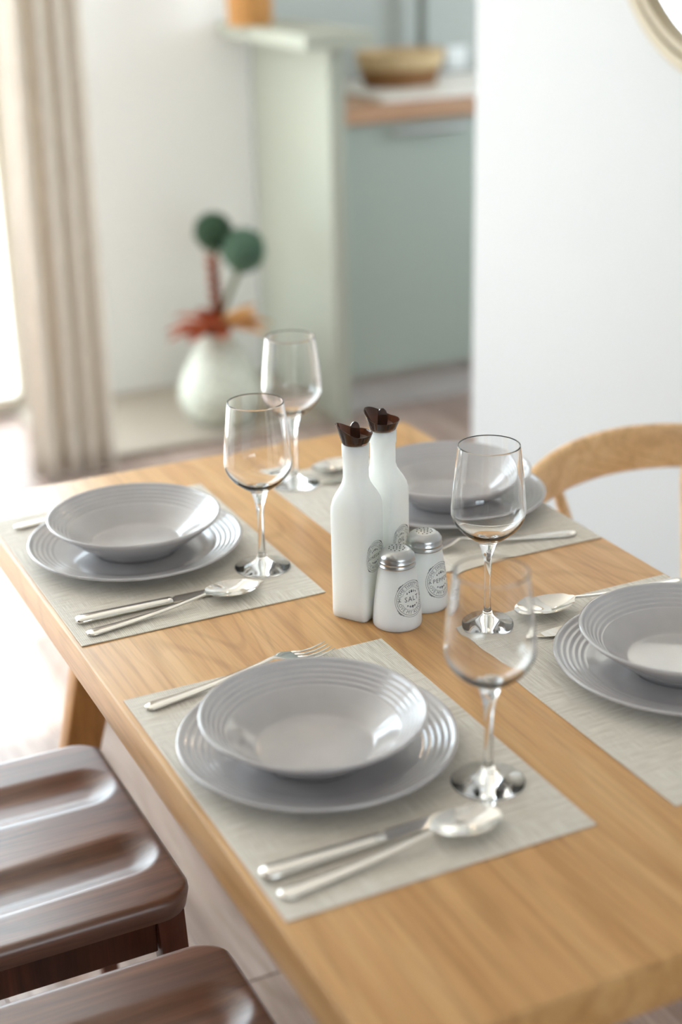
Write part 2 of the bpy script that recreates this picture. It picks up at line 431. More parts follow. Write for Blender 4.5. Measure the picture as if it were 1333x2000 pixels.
# baskets: coiled rows
def coil_basket(name, label, loc, rx, ry, h, flare, rows, mats, rim, rz=0):
    root = thing(name, label, 'basket', loc, rz)
    rr = h/rows/2; n = 0
    for gi, (m, cnt) in enumerate(mats):
        bm = bmesh.new()
        for j in range(cnt):
            t = n/(rows-1); s = 1+flare*t; z = rr+2*rr*.97*n; n += 1
            pts = [(rx*s*math.cos(a), ry*s*math.sin(a), z) for a in [2*PI*i/64 for i in range(64)]]
            vs = []
            for i, pnt in enumerate(pts):
                a = 2*PI*i/64; nx, ny = math.cos(a), math.sin(a)
                q = rr*(1.05+.12*math.sin(i*4.0))
                vs.append([bm.verts.new((pnt[0]+nx*q*math.cos(b), pnt[1]+ny*q*math.cos(b), z+q*math.sin(b))) for b in [2*PI*q2/8 for q2 in range(8)]])
            for i in range(64):
                for b in range(8):
                    bm.faces.new((vs[i][b], vs[(i+1) % 64][b], vs[(i+1) % 64][(b+1) % 8], vs[i][(b+1) % 8]))
        obj('woven_band', bm, m, root, True)
    obj('basket_base', lathe([(0, 0), (1, 0), (1, .006), (0, .006)], 48, sx=rx, sy=ry), mats[0][0], root)
    if rim:
        s = 1+flare; bm = bmesh.new(); z = rr+2*rr*.97*n; vs = []
        for i in range(96):
            a = 2*PI*i/96; q = rr*1.15
            vs.append([bm.verts.new((rx*s*math.cos(a)+math.cos(a)*q*math.cos(b), ry*s*math.sin(a)+math.sin(a)*q*math.cos(b), z-rr*.2+q*math.sin(b)*.8)) for b in [2*PI*t/8 for t in range(8)]])
        for i in range(96):
            for b in range(8): bm.faces.new((vs[i][b], vs[(i+1) % 96][b], vs[(i+1) % 96][(b+1) % 8], vs[i][(b+1) % 8]))
        obj('rim', bm, rim, root, True)
    return root
coil_basket('woven_basket', 'oval woven basket, cream above and brown below, on the stone board', (2.02, 3.77, 1.0145), .122, .088, .104, .24, 9, [('straw_b', 5), ('straw', 4)], 'straw', .05)
coil_basket('wicker_pot', 'honey coloured wicker pot standing on the sage shelf', (1.505, 3.80, 1.228), .064, .064, .17, .06, 14, [('straw_o', 14)], 'straw_o')

# ------------------------------------------------------------------ vase with dried flowers
VX, VY = 1.262, 3.60
v = thing('floor_vase', 'tall mottled white pear shaped vase on the floor in the corner', 'vase', (VX, VY, .0225))
prof = [(0, 0), (.075, 0), (.085, .004), (.112, .035), (.130, .075), (.132, .105), (.122, .145), (.098, .195), (.072, .24), (.05, .275), (.036, .30), (.031, .32), (.034, .332), (.028, .333), (.024, .32), (.03, .295), (.06, .22), (.1, .12), (.09, .04), (0, .03)]
obj('body', lathe(prof, 56), 'vase', v, True)
def allium(loc, r, m, base, label):
    root = thing('allium_flower', label, 'flower', base, 0, None)
    L = Vector(loc)-Vector(base)
    bm = bmesh.new(); tube(bm, [(0, 0, 0), (L.x*.35, L.y*.5, L.z*.4), (L.x*.8, L.y*.9, L.z*.75), tuple(L*.97)], .009, 8); obj('stem', bm, 'stem', root, True)
    bm = bmesh.new(); bmesh.ops.create_icosphere(bm, subdivisions=3, radius=r*.62); bmesh.ops.translate(bm, verts=bm.verts, vec=L)
    obj('flower_core', bm, m, root, True)
    bm = bmesh.new(); N = 330; rnd = random.Random(3)
    for i in range(N):
        ph = math.acos(1-2*(i+.5)/N); th = PI*(1+5**.5)*i
        d = Vector((math.cos(th)*math.sin(ph), math.sin(th)*math.sin(ph), math.cos(ph))); rr = r*(.92+.16*rnd.random())
        a = d.orthogonal().normalized()*r*.075; b = d.cross(a).normalized()*r*.075
        p0 = L+d*r*.55; p1 = L+d*rr
        vs = [bm.verts.new(p0), bm.verts.new(p1+a), bm.verts.new(p1+b*1.0), bm.verts.new(p1-a), bm.verts.new(p1-b)]
        for q in range(4): bm.faces.new((vs[0], vs[1+q], vs[1+(q+1) % 4]))
        bm.faces.new(vs[1:])
    o = obj('florets', bm, m, root); o['kind'] = 'stuff'
    return root
allium((VX+.003, VY-.01, .638), .060, 'green_d', (VX-.008, VY, .345), 'dark green round allium ball, higher and left in the vase')
allium((VX+.073, VY-.075, .585), .068, 'green', (VX+.008, VY-.005, .345), 'dusty green round allium ball, lower and right in the vase')
def spray(name, label, base, m, dirs, ln, wd, stem='stem_d'):
    root = thing(name, label, 'dried leaves', base)
    rnd = random.Random(len(label))
    for i, (dx, dy, dz) in enumerate(dirs):
        d = Vector((dx, dy, dz)).normalized(); L = ln*(.8+.35*rnd.random()); side = d.cross(Vector((0, 0, 1))).normalized(); nrm = side.cross(d)
        bm = bmesh.new(); rows = []
        for j in range(9):
            t = j/8; c = d*L*t+Vector((0, 0, -1))*L*.18*t*t; ww = wd*math.sin(PI*min(1, t*.93+.07))**.8*(1+.25*math.sin(j*3))
            rows.append([c-side*ww+nrm*.004, c+nrm*.012*(1-t), c+side*ww+nrm*.004, c-nrm*.002])
        loft(bm, rows); obj('leaf', bm, m, root)
    return root
ds = [(-1, -.9, .2), (-.2, -1, .15), (-.6, -1, .3), (-1, .1, -.05), (-.9, -.5, .35), (-1, -.3, .25), (-1, .2, .12), (-.9, -.7, .05), (-.7, -.9, .4), (-.8, .4, .45), (-.5, -1, .1), (-.3, -1, .45), (-1, -.1, .55), (-.6, -.5, .8)]
spray('rust_leaf_spray', 'rust red dried leaves fanning left over the vase neck', (VX-.006, VY-.010, .345), 'rust', ds, .15, .034)
ds = [(.2, -1, .3), (1, -.1, .1), (.9, -.6, .5), (1, -.4, .15), (.9, .2, .35), (1, -.8, .35), (.7, -1, .1), (.8, -.3, .6), (.5, -.9, .5), (1, .3, .05)]
spray('amber_leaf_spray', 'amber dried leaves fanning right over the vase neck', (VX+.012, VY-.012, .345), 'amber', ds, .15, .036)
r = thing('dried_seed_spike', 'upright rust and brown dried spike under the dark green ball', 'dried stem', (VX-.002, VY-.022, .335))
bm = bmesh.new(); tube(bm, [(0, 0, 0), (-.004, -.006, .1), (-.012, -.01, .2), (-.014, -.012, .235)], [.010, .014, .011, .003], 10); obj('spike', bm, 'stem_d', r, True)
bm = bmesh.new()
for i in range(44):
    a = i*2.4; z = .03+.2*i/44; L = .022; b0 = Vector((-.012*z/.2, -.01*z/.2, z)); d = Vector((math.cos(a), math.sin(a), .8)).normalized()
    tube(bm, [b0+d*.008, b0+d*.018, b0+d*(.012+L)], [.004, .0045, .001], 6)
obj('seed_husks', bm, 'rust', r)['kind'] = 'stuff'

# ------------------------------------------------------------------ mirror on the right wall
mr = thing('round_mirror', 'round wall mirror in a thin grooved beige wooden frame', 'mirror', (1.4995, 1.4724, 1.6266))
def ring(r0, r1, d0, d1, seg=128):
    bm = lathe([(r0, 0), (r1, 0), (r1, d0), (r1-.001, d1), (r0+.001, d1), (r0, d0)], seg, closed=True)
    bmesh.ops.rotate(bm, verts=bm.verts, cent=(0, 0, 0), matrix=Matrix.Rotation(-PI/2, 3, 'Y')); return bm
obj('frame', ring(.3575, .382, .03, .031), 'mirror_frame', mr, True, angle=30)
obj('frame_groove', ring(.351, .3575, .018, .019), 'groove', mr, True, angle=30)
obj('frame', ring(.336, .351, .03, .031), 'mirror_frame', mr, True, angle=30)
bm = lathe([(0, .004), (.337, .004), (.337, .012), (0, .012)], 96)
bmesh.ops.rotate(bm, verts=bm.verts, cent=(0, 0, 0), matrix=Matrix.Rotation(-PI/2, 3, 'Y'))
obj('mirror_glass', bm, 'mirror', mr)

# ceiling spot lamps
em = bpy.data.materials.new('warm_lamp'); em.use_nodes = True; P(em).inputs['Emission Color'].default_value = (1, .78, .55, 1); P(em).inputs['Emission Strength'].default_value = 60
M['lamp'] = em
def spot(x, y, label):
    r = thing('ceiling_spot', label, 'lamp', (x, y, 2.8995))
    obj('trim_ring', lathe([(.045, 0), (.062, 0), (.062, -.006), (.045, -.010)], 40, closed=True), 'plastic', r, True, angle=30)
    obj('lens', lathe([(0, -.002), (.045, -.002), (.045, -.006), (0, -.006)], 32), 'lamp', r)
spot(2.98, 3.6, 'warm recessed ceiling spot over the kitchen worktop')
spot(1.85, 3.72, 'warm recessed ceiling spot beside the sage shelf unit')

# ------------------------------------------------------------------ table
tb = thing('dining_table', 'light oak dining table laid for four', 'table', (0, 0, 0))
TW, TL = .7488, 1.3614
obj('tabletop', B(0, TW, 0, TL, T-.05, T, bev=.0025, seg=3), 'oak', tb, True, angle=35)
for sx in (0, 1):
    for sy in (0, 1):
        bx = .185 if not sx else TW-.185; ex = .035 if not sx else TW-.035
        by = .16 if not sy else TL-.13; ey = .09 if not sy else TL-.07
        bm = bmesh.new(); bar(bm, (bx, by, T-.0505), (ex, ey, 0.0005), (.040, .026), (.022, .018), .008)
        obj('leg', bm, 'oak_leg', tb, True, angle=30)
obj('apron', B(.15, TW-.15, .12, .14, T-.12, T-.0505), 'oak_leg', tb)
obj('apron', B(.15, TW-.15, TL-.13, TL-.11, T-.12, T-.0505), 'oak_leg', tb)

# ------------------------------------------------------------------ left chairs
def seat_bm(a, b, r, th, hollows=True):
    """seat centred at 0, x half a, y half b, top at z=0"""
    bm = bmesh.new(); nx, ny = 72, 72
    top = []
    def wdt(x):
        e = abs(x)-(a-r)
        return b if e <= 0 else b-r+math.sqrt(max(0, r*r-e*e))
    def hz(x, y, wy):
        de = min(a-abs(x), wy-abs(y)); z = 0
        rr = .009
        if de < rr: z -= rr-math.sqrt(max(0, rr*rr-(rr-de)**2))
        if hollows:
            for yc in (-.09, .09):
                x1 = a-.058; x0 = -a+.06
                dx = max(0, x-x1, x0-x); hw = .046*(1 if x > -.05 else 1)
                d = math.hypot(dx, y-yc*(1+.12*(x1-x)/.3))/hw
                if d < 1: z -= .0125*(1-d*d)**1.1 if d > .3 else .0125*(.91)**1.1
            z -= .004*max(0, 1-(x/a)**2)*max(0, 1-(y/b)**2)
        return z
    for i in range(nx+1):
        s = i/nx*2-1; x = a*(s*.6+.4*math.sin(s*PI/2)); x = max(-a+1e-4, min(a-1e-4, x))
        wy = wdt(x); row = []
        for j in range(ny+1):
            t = j/ny*2-1; tt = t*.6+.4*math.sin(t*PI/2); y = wy*tt
            row.append(bm.verts.new((x, y, hz(x, y, wy))))
        top.append(row)
    bot = [[bm.verts.new((v.co.x*.985, v.co.y*.985, -th)) for v in (row[0], row[-1])] for row in top]
    for i in range(nx):
        for j in range(ny): bm.faces.new((top[i][j], top[i+1][j], top[i+1][j+1], top[i][j+1]))
        bm.faces.new((top[i][0], bot[i][0], bot[i+1][0], top[i+1][0])); bm.faces.new((top[i][-1], top[i+1][-1], bot[i+1][1], bot[i][1]))
        bm.faces.new((bot[i][0], bot[i][1], bot[i+1][1], bot[i+1][0]))
    bm.faces.new([v for v in top[0]]+[bot[0][1], bot[0][0]]); bm.faces.new([v for v in reversed(top[-1])]+[bot[-1][0], bot[-1][1]])
    return bm
def curved_rail(w, h, th, sag, z0, ends=.5):
    """top rail: arc in x-y bulging to -x, ends forward"""
    bm = bmesh.new(); rows = []
    for i in range(33):
        s = i/32*2-1; y = w/2*s; x = -sag*(1-s*s)
        tx = 2*sag*s/(w/2); n = Vector((1, -tx, 0)).normalized()
        e = max(0, abs(s)-.86)/.14; hh = h*math.sqrt(max(.02, 1-e*e*.97))*(1-.12*s*s); zc = z0+.012*(1-s*s)
        row = []
        for k in range(16):
            a = 2*PI*k/16; ca, sa = math.cos(a), math.sin(a)
            u = abs(ca)**.5*(1 if ca > 0 else -1)*th/2; v_ = abs(sa)**.45*(1 if sa > 0 else -1)*hh/2
            row.append((x+n.x*u, y+n.y*u, zc+v_))
        rows.append(row)
    return loft(bm, rows)
def chair(name, label, loc, rz, seat_m, leg_m, rail_m, a=.215, b=.21, z=.46, group=None, rh=.072, rz0=.262):
    c = thing(name, label, 'chair', loc, rz, group)     # faces +x, origin on the floor under the seat centre
    obj('seat', seat_bm(a, b, .045, .030), seat_m, c, True, loc=(0, 0, z), angle=50)
    zt = z-.0305
    bm = bmesh.new()
    box(bm, a-.040, a-.022, -b+.05, b-.05, zt-.055, zt, bev=.002); box(bm, -a+.022, -a+.040, -b+.05, b-.05, zt-.055, zt, bev=.002)
    box(bm, -a+.05, a-.05, b-.040, b-.022, zt-.055, zt, bev=.002); box(bm, -a+.05, a-.05, -b+.022, -b+.040, zt-.055, zt, bev=.002)
    obj('seat_frame', bm, leg_m, c)
    for sy in (-1, 1):
        bm = bmesh.new(); bar(bm, (a-.033, sy*(b-.033), zt), (a-.012, sy*(b-.008), .0005), (.019, .019), (.012, .012), .005); obj('leg', bm, leg_m, c, True, angle=30)
        bm = bmesh.new(); bar(bm, (-a+.033, sy*(b-.033), zt), (-a-.03, sy*(b-.004), .0005), (.019, .019), (.012, .012), .005); obj('leg', bm, leg_m, c, True, angle=30)
        bm = bmesh.new()
        tube(bm, [(-a+.035, sy*b*.52, z-.01), (-a+.012, sy*b*.56, z+.09), (-a-.022, sy*b*.63, z+.19), (-a-.036, sy*b*.68, z+.238)], [(.012, .015), (.0115, .013), (.0095, .010), (.008, .008)], 12)
        obj('back_post', bm, rail_m, c, True, angle=50)
    obj('backrest', curved_rail(2*b+.06, rh, .02, .085, z+rz0), rail_m, c, True, loc=(-a+.028, 0, 0), angle=60)
    return c
chA = chair('dining_chair', 'glossy dark walnut chair with two long seat hollows, pushed under the left table edge', (-.130, .865, 0), 0, 'walnut', 'walnut_leg', 'walnut_leg')
chB = dup(chA, (-.136, .358, 0), 0, 'dark walnut chair nearest the camera, mostly cut off by the bottom edge')
chair('curved_back_chair', 'light oak chair with curved backrest standing against the white wall', (1.052, .915, 0), -PI/2, 'oak_chair', 'oak_leg', 'oak_chair', a=.20, b=.20, z=.445, rh=.080, rz0=.245)

# ------------------------------------------------------------------ placemats
MS, ML = .3256, .45
mats_ = [('placemat', 'woven grey beige placemat at the front left setting', .0072, .1917), ('placemat', 'woven grey beige placemat at the back left setting', .0054, .7947),
         ('placemat', 'woven grey beige placemat at the front right setting', .4181, .182), ('placemat', 'woven grey beige placemat at the back right setting, behind the bottles', .4202, .7747)]
for n, l, x, y in mats_:
    o = obj(n, B(0, MS, 0, ML, 0, .0016, bev=.0005, seg=1), 'mat', loc=(x, y, T+.0002)); tag(o, l, 'placemat', 'woven placemats on the table')
ZM = T+.0019

# ------------------------------------------------------------------ plates and bowls
def plate(label, x, y):
    R = .1465
    pr = [(0, .003), (.08, .003), (.082, 0), (.088, 0), (.09, .0035), (.12, .010), (.138, .0165), (R, .0205), (R+.0005, .0225), (R-.0012, .0238)]
    # inner surface with rings
    n = 5; r0, r1 = R-.004, .108
    for i in range(41):
        t = i/40; r = r0+(r1-r0)*t; zb = .0225-(.0225-.0105)*t**.8
        pr.append((r, zb+.00030*math.cos(t*n*2*PI)))
    pr += [(.100, .0085), (.09, .0066), (.08, .006), (.05, .0056), (0, .0055)]
    o = obj('dinner_plate', lathe(pr, 128), 'ceramic', None, True, loc=(x, y, ZM)); tag(o, label, 'plate', 'grey dinner plates'); return o
def bowl(label, x, y):
    R = .118; H = .0485
    pr = [(0, .003), (.052, .003), (.054, 0), (.060, 0), (.063, .005), (.080, .0165), (.100, .0315), (.113, .0425), (R, H-.001), (R+.0003, H+.0008), (R-.0016, H+.0018)]
    n = 5; r0, r1 = R-.004, .090
    for i in range(41):
        t = i/40; r = r0+(r1-r0)*t; zb = H-(H-.0280)*t**.92
        pr.append((r, zb+.00055*math.cos(t*n*2*PI)))
    pr += [(.080, .0200), (.070, .0132), (.0655, .0102), (.063, .0086), (.061, .0080), (.057, .0077), (.045, .0074), (.02, .0070), (0, .007)]
    o = obj('pasta_bowl', lathe(pr, 128), 'ceramic', None, True, loc=(x, y, ZM+.0058)); tag(o, label, 'bowl', 'grey pasta bowls'); return o
for lab, px, py, bx, by in (('front left', .153, .438, .146, .431), ('back left', .158, 1.040, .159, 1.043), ('front right', .599, .407, .599, .408), ('back right, behind the bottles', .618, .990, .625, .989)):
    plate('ribbed grey dinner plate at the %s' % lab + (' setting' if 'behind' not in lab else ''), px, py)
    bowl('ribbed grey pasta bowl on the plate at the %s' % lab + (' setting' if 'behind' not in lab else ''), bx, by)

# ------------------------------------------------------------------ wine glasses
def wine_profile():
    out = [(0, .0), (.036, 0), (.0373, .0008), (.0373, .0016), (.035, .0026), (.024, .0048), (.014, .0085), (.0085, .0125), (.0072, .0155), (.0066, .018), (.0052, .0215), (.0044, .035), (.0041, .055), (.0045, .075), (.006, .09), (.0088, .101), (.013, .1105), (.022, .1165), (.033, .1255), (.0403, .1345), (.0441, .1435), (.0449, .151), (.044, .165), (.0418, .190), (.0388, .215), (.0369, .2305), (.0366, .2318), (.0361, .2322)]
    inn = [(.0356, .2318), (.0358, .2302), (.0377, .215), (.0407, .190), (.0429, .165), (.0438, .151), (.0430, .1440), (.0391, .1356), (.0318, .1272), (.0205, .1190), (.012, .1150), (.006, .1136), (0, .1133)]
    return out, inn
gp, gi = wine_profile()
def smooth_prof(p, n=3):
    res = []
    for i in range(len(p)-1):
        p0 = p[max(i-1, 0)]; p1 = p[i]; p2 = p[i+1]; p3 = p[min(i+2, len(p)-1)]
        for k in range(n):
            t = k/n
            f = lambda a, b, c, d: .5*(2*b+(c-a)*t+(2*a-5*b+4*c-d)*t*t+(3*b-a-3*c+d)*t**3)
            res.append((max(0, f(p0[0], p1[0], p2[0], p3[0])), f(p0[1], p1[1], p2[1], p3[1])))
    return res+[p[-1]]
wg = obj('wine_glass', lathe([(0, 0)]+smooth_prof(gp[1:], 3)+smooth_prof(gi, 3), 96), 'glass', None, True)
wg.location = (.2793, .3046, ZM)
tag(wg, 'clear stemmed wine glass closest to the camera, by the front left plate', 'wine glass', 'clear wine glasses')
for lab, x, y in (('clear wine glass beside the back left plate, at its spoon tip', .290, .9061), ('clear wine glass between the pepper shaker and front right spoon', .464, .615), ('farthest clear wine glass, behind the left bottle near the table end', .4585, 1.174)):
    o = wg.copy(); C.objects.link(o); o.location = (x, y, ZM if x != .464 else ZM); o['label'] = lab

# ------------------------------------------------------------------ cutlery
def strap(bm, st, nt=8, th=.0016):
    """st: list of (s, half width, z, dish, thickness) ; a curved strip along +x"""
    top, bot = [], []
    for (s, hw, z, dish, t) in st:
        a, b = [], []
        for k in range(nt+1):
            u = k/nt*2-1; uu = math.sin(u*PI/2)
            zz = z+dish*uu*uu; tt = t*math.sqrt(max(.06, 1-uu*uu*.92))
            a.append(bm.verts.new((s, hw*uu, zz+tt/2))); b.append(bm.verts.new((s, hw*uu, zz-tt/2)))
        top.append(a); bot.append(b)
    for i in range(len(st)-1):
        for k in range(nt):
            bm.faces.new((top[i][k], top[i+1][k], top[i+1][k+1], top[i][k+1])); bm.faces.new((bot[i][k], bot[i][k+1], bot[i+1][k+1], bot[i+1][k]))
        bm.faces.new((top[i][0], bot[i][0], bot[i+1][0], top[i+1][0])); bm.faces.new((top[i][-1], top[i+1][-1], bot[i+1][-1], bot[i][-1]))
    for i in (0, -1):
        bm.faces.new(top[i]+bot[i][::-1])
    return bm
def handle_st(L, zl=.0026, zn=.011, w0=.0085, wn=.0028):
    st = [(0, .003, zl, 0, .003), (.003, .0065, zl, 0, .004), (.008, .0083, zl, 0, .0044)]
    n = 18
    for i in range(1, n+1):
        t = i/n; s = .008+(L-.008)*t
        hw = w0+(wn-w0)*(t**.75); zz = zl+(zn-zl)*(t**2.2)
        st.append((s, hw, zz, 0, .0042-.001*t))
    return st
def make_spoon():
    r = thing('table_spoon', '', 'spoon')
    obj('handle', strap(bmesh.new(), handle_st(.145)), 'steel', r, True, angle=60)
    st = []; n = 20; Lb = .068
    for i in range(n+1):
        t = i/n; s = .1445+Lb*t
        hw = max(.0022, .0215*(math.sin(PI*min(1, t*.93+.045))**.62)*(1-.15*(.5-t)))
        if t < .1: hw = .0030+(hw-.0030)*(t/.1)**1.2
        dep = .0085*math.sin(PI*min(1, t*1.02))**.9
        z = .0112-.0035*t-dep+.001
        st.append((s, hw, max(.0012, z), dep*.92, .0013))
    obj('bowl', strap(bmesh.new(), st, 12), 'steel', r, True, angle=60)
    return r
def make_knife():
    r = thing('table_knife', '', 'knife')
    st = [(0, .004, .0042, 0, .005), (.003, .0078, .0044, 0, .0078), (.008, .0092, .0045, 0, .0088)]
    for i in range(1, 11):
        t = i/10; st.append((.008+.112*t, .0092-.0022*t, .0045, 0, .0088-.002*t))
    st.append((.1225, .0055, .0045, 0, .005))
    obj('handle', strap(bmesh.new(), st), 'steel', r, True, angle=50)
    bm = bmesh.new(); rows = []
    for i in range(15):
        t = i/14; s = .122+.123*t
        lo = -.0062+.001*t if t < .8 else -.0052+.0035*((t-.8)/.2)**2
        hi = .0045 if t < .06 else (.0105-.0005*t if t < .75 else .0100-.0090*((t-.75)/.25)**2.0)
        z = .0030
        rows.append([(s, lo, z-.001), (s, hi, z-.0002), (s, hi, z+.0002), (s, lo, z+.001)])
    obj('blade', loft(bm, rows), 'steel', r)
    return r
def make_fork():
    r = thing('table_fork', '', 'fork')
    st = handle_st(.14, zn=.0125)
    for s, hw, z, dish in ((.145, .0045, .0122, 0), (.150, .0085, .0108, .0003), (.156, .0118, .0088, .0006), (.163, .0128, .0066, .0008), (.168, .0128, .0054, .0008)):
        st.append((s, hw, z, dish, .0022))
    obj('handle', strap(bmesh.new(), st), 'steel', r, True, angle=60)
    for k in range(4):
        y = (k-1.5)*.0070
        bm = bmesh.new(); tube(bm, [(.1675, y, .0056), (.180, y*.99, .0032), (.192, y*.97, .0030), (.203, y*.96, .0048), (.208, y*.95, .0062)], [(.0021, .0011), (.0019, .0010), (.0017, .0009), (.0012, .0008), (.0004, .0004)], 8)
        obj('tine', bm, 'steel', r, True)
    return r
sp, kn, fk = make_spoon(), make_knife(), make_fork()
def grow(root, kx, ky, kz):
    for c in root.children:
        for v_ in c.data.vertices: v_.co.x *= kx; v_.co.y *= ky; v_.co.z *= kz
grow(sp, 1.13, 1.17, 1.1); grow(kn, 1.035, 1.15, 1.0); grow(fk, 1.18, 1.1, 1.1)
used = {id(sp): 0, id(kn): 0, id(fk): 0}
def lay(proto, p0, p1, label, group, dz=0, flip=False):
    a = math.atan2(p1[1]-p0[1], p1[0]-p0[0]); loc = (p0[0], p0[1], ZM+dz)
    if not used[id(proto)]:
        used[id(proto)] = 1; proto.location = loc; proto.rotation_euler = (0, 0, a); proto['label'] = label; r = proto
    else: r = dup(proto, loc, a, label)
    r['group'] = group; return r
G1, G2, G3 = 'steel table spoons', 'steel table knives', 'steel table forks'
lay(kn, (.012, .259), (.223, .263), 'steel knife lying behind the spoon at the front left setting', G2)
lay(kn, (.017, .858), (.265, .858), 'steel knife lying behind the spoon at the back left setting', G2)
lay(kn, (.748, .566), (.504, .552), 'steel knife partly hidden beside the front right plate', G2)
lay(kn, (.742, 1.160), (.50, 1.149), 'steel knife beyond the back right bowl, seen beside the left bottle neck', G2)
S = .006
lay(sp, (.015, .224), (.251, .243), 'steel spoon nearest the camera, on the front left placemat', G1, 0)
lay(sp, (.019, .818), (.255, .846), 'steel spoon in front of the knife at the back left setting', G1, 0)
lay(sp, (.748, .600), (.539, .606), 'steel spoon with upturned bowl beyond the front right plate', G1, .0015)
lay(sp, (.738, 1.198), (.50, 1.196), 'steel spoon at the far table end behind the left bottle', G1, 0)
lay(fk, (.022, .607), (.25, .641), 'steel fork half hidden behind the front left bowl, tines showing', G3)
lay(fk, (.028, 1.201), (.25, 1.215), 'steel fork with only its handle showing past the back left bowl', G3)
lay(fk, (.718, .799), (.531, .842), 'steel fork on the back right placemat, in front of its plate', G3)

# ------------------------------------------------------------------ printed labels
def text_mesh(txt, size, spacing=1.0):
    cu = bpy.data.curves.new('t', 'FONT'); cu.body = txt; cu.size = size; cu.align_x = 'CENTER'; cu.align_y = 'CENTER'; cu.space_character = spacing; cu.resolution_u = 2
    o = bpy.data.objects.new('t', cu); C.objects.link(o)
    dg = bpy.context.evaluated_depsgraph_get(); dg.update()
    me = bpy.data.meshes.new_from_object(o.evaluated_get(dg))
    vs = [(v.co.x, v.co.y) for v in me.vertices]; fs = [tuple(p.vertices) for p in me.polygons]
    bpy.data.objects.remove(o); bpy.data.curves.remove(cu); bpy.data.meshes.remove(me)
    return vs, fs
def stamp(word, R, wsize):
    """2-D stamp: rings, ring text, word, flourishes. returns (bold verts/faces, fine verts/faces)"""
    bold = ([], []); fine = ([], [])
    def add(dst, vs, fs):
        n = len(dst[0]); dst[0].extend(vs); dst[1].extend([tuple(i+n for i in f) for f in fs])
    def annulus(r0, r1, dst, a0=0, a1=2*PI, n=96):
        vs = []; fs = []
        for i in range(n+1):
            a = a0+(a1-a0)*i/n; vs += [(r0*math.cos(a), r0*math.sin(a)), (r1*math.cos(a), r1*math.sin(a))]
        for i in range(n): fs.append((2*i, 2*i+1, 2*i+3, 2*i+2))
        add(dst, vs, fs)
    annulus(R*.955, R*.975, fine); annulus(R*.86, R*.885, fine)
    for k in range(4):
        a = k*PI/2+PI/4; annulus(R*.975, R*1.03, fine, a-.10, a+.10, 8); annulus(R*.975, R*1.0, fine, a-.25, a+.25, 10)
    annulus(R*.60, R*.615, fine, .35, PI-.35); annulus(R*.60, R*.615, fine, PI+.35, 2*PI-.35)
    vs, fs = text_mesh('HOME SWEET HOME', R*.25, 1.05); Rt = R*.735
    add(fine, [((Rt+y)*math.cos(PI/2-x/Rt), (Rt+y)*math.sin(PI/2-x/Rt)) for x, y in vs], fs)
    vs, fs = text_mesh('LOVE MY KITCHEN', R*.25, 1.05)
    add(fine, [((Rt-y)*math.cos(-PI/2+x/Rt), (Rt-y)*math.sin(-PI/2+x/Rt)) for x, y in vs], fs)
    vs, fs = text_mesh(word, wsize, 1.18); add(bold, vs, fs)
    def dot(x, y, r, dst, n=10): add(dst, [(x+r*math.cos(2*PI*i/n), y+r*math.sin(2*PI*i/n)) for i in range(n)], [tuple(range(n))])
    for s in (-1, 1): dot(s*Rt, 0, R*.035, bold)
    for yy, s in ((R*.40, 1), (-R*.40, -1)):
        dot(0, yy, R*.055, bold)
        add(bold, [(0, yy+s*R*.14), (R*.045, yy), (0, yy-s*.05*R), (-R*.045, yy)], [(0, 1, 2, 3)])
        for q in (-1, 1):
            dot(q*R*.14, yy-s*R*.02, R*.04, bold)
            dot(q*R*.30, yy-s*R*.08, R*.035, bold)
            vs = []; fs = []
            for i in range(13):
                t = i/12; xx = q*R*(.05+.30*t); y0 = yy+s*R*(.06*math.sin(t*2*PI)); vs += [(xx, y0), (xx, y0+R*.022)]
            for i in range(12): fs.append((2*i, 2*i+1, 2*i+3, 2*i+2))
            add(fine, vs, fs)
    return bold, fine
def apply_stamp(parent, word, R, ws, fn):
    b, f = stamp(word, R, ws)
    for nm, (vs, fs), m in (('printed_stamp', b, 'black'), ('printed_stamp', f, 'ink_fine')):
        me = bpy.data.meshes.new(nm); me.from_pydata([fn(x, y) for x, y in vs], [], fs); me.materials.append(M[m])
        o = bpy.data.objects.new(nm, me); C.objects.link(o); o.parent = parent
        o['label'] = 'round printed stamp reading %s' % word

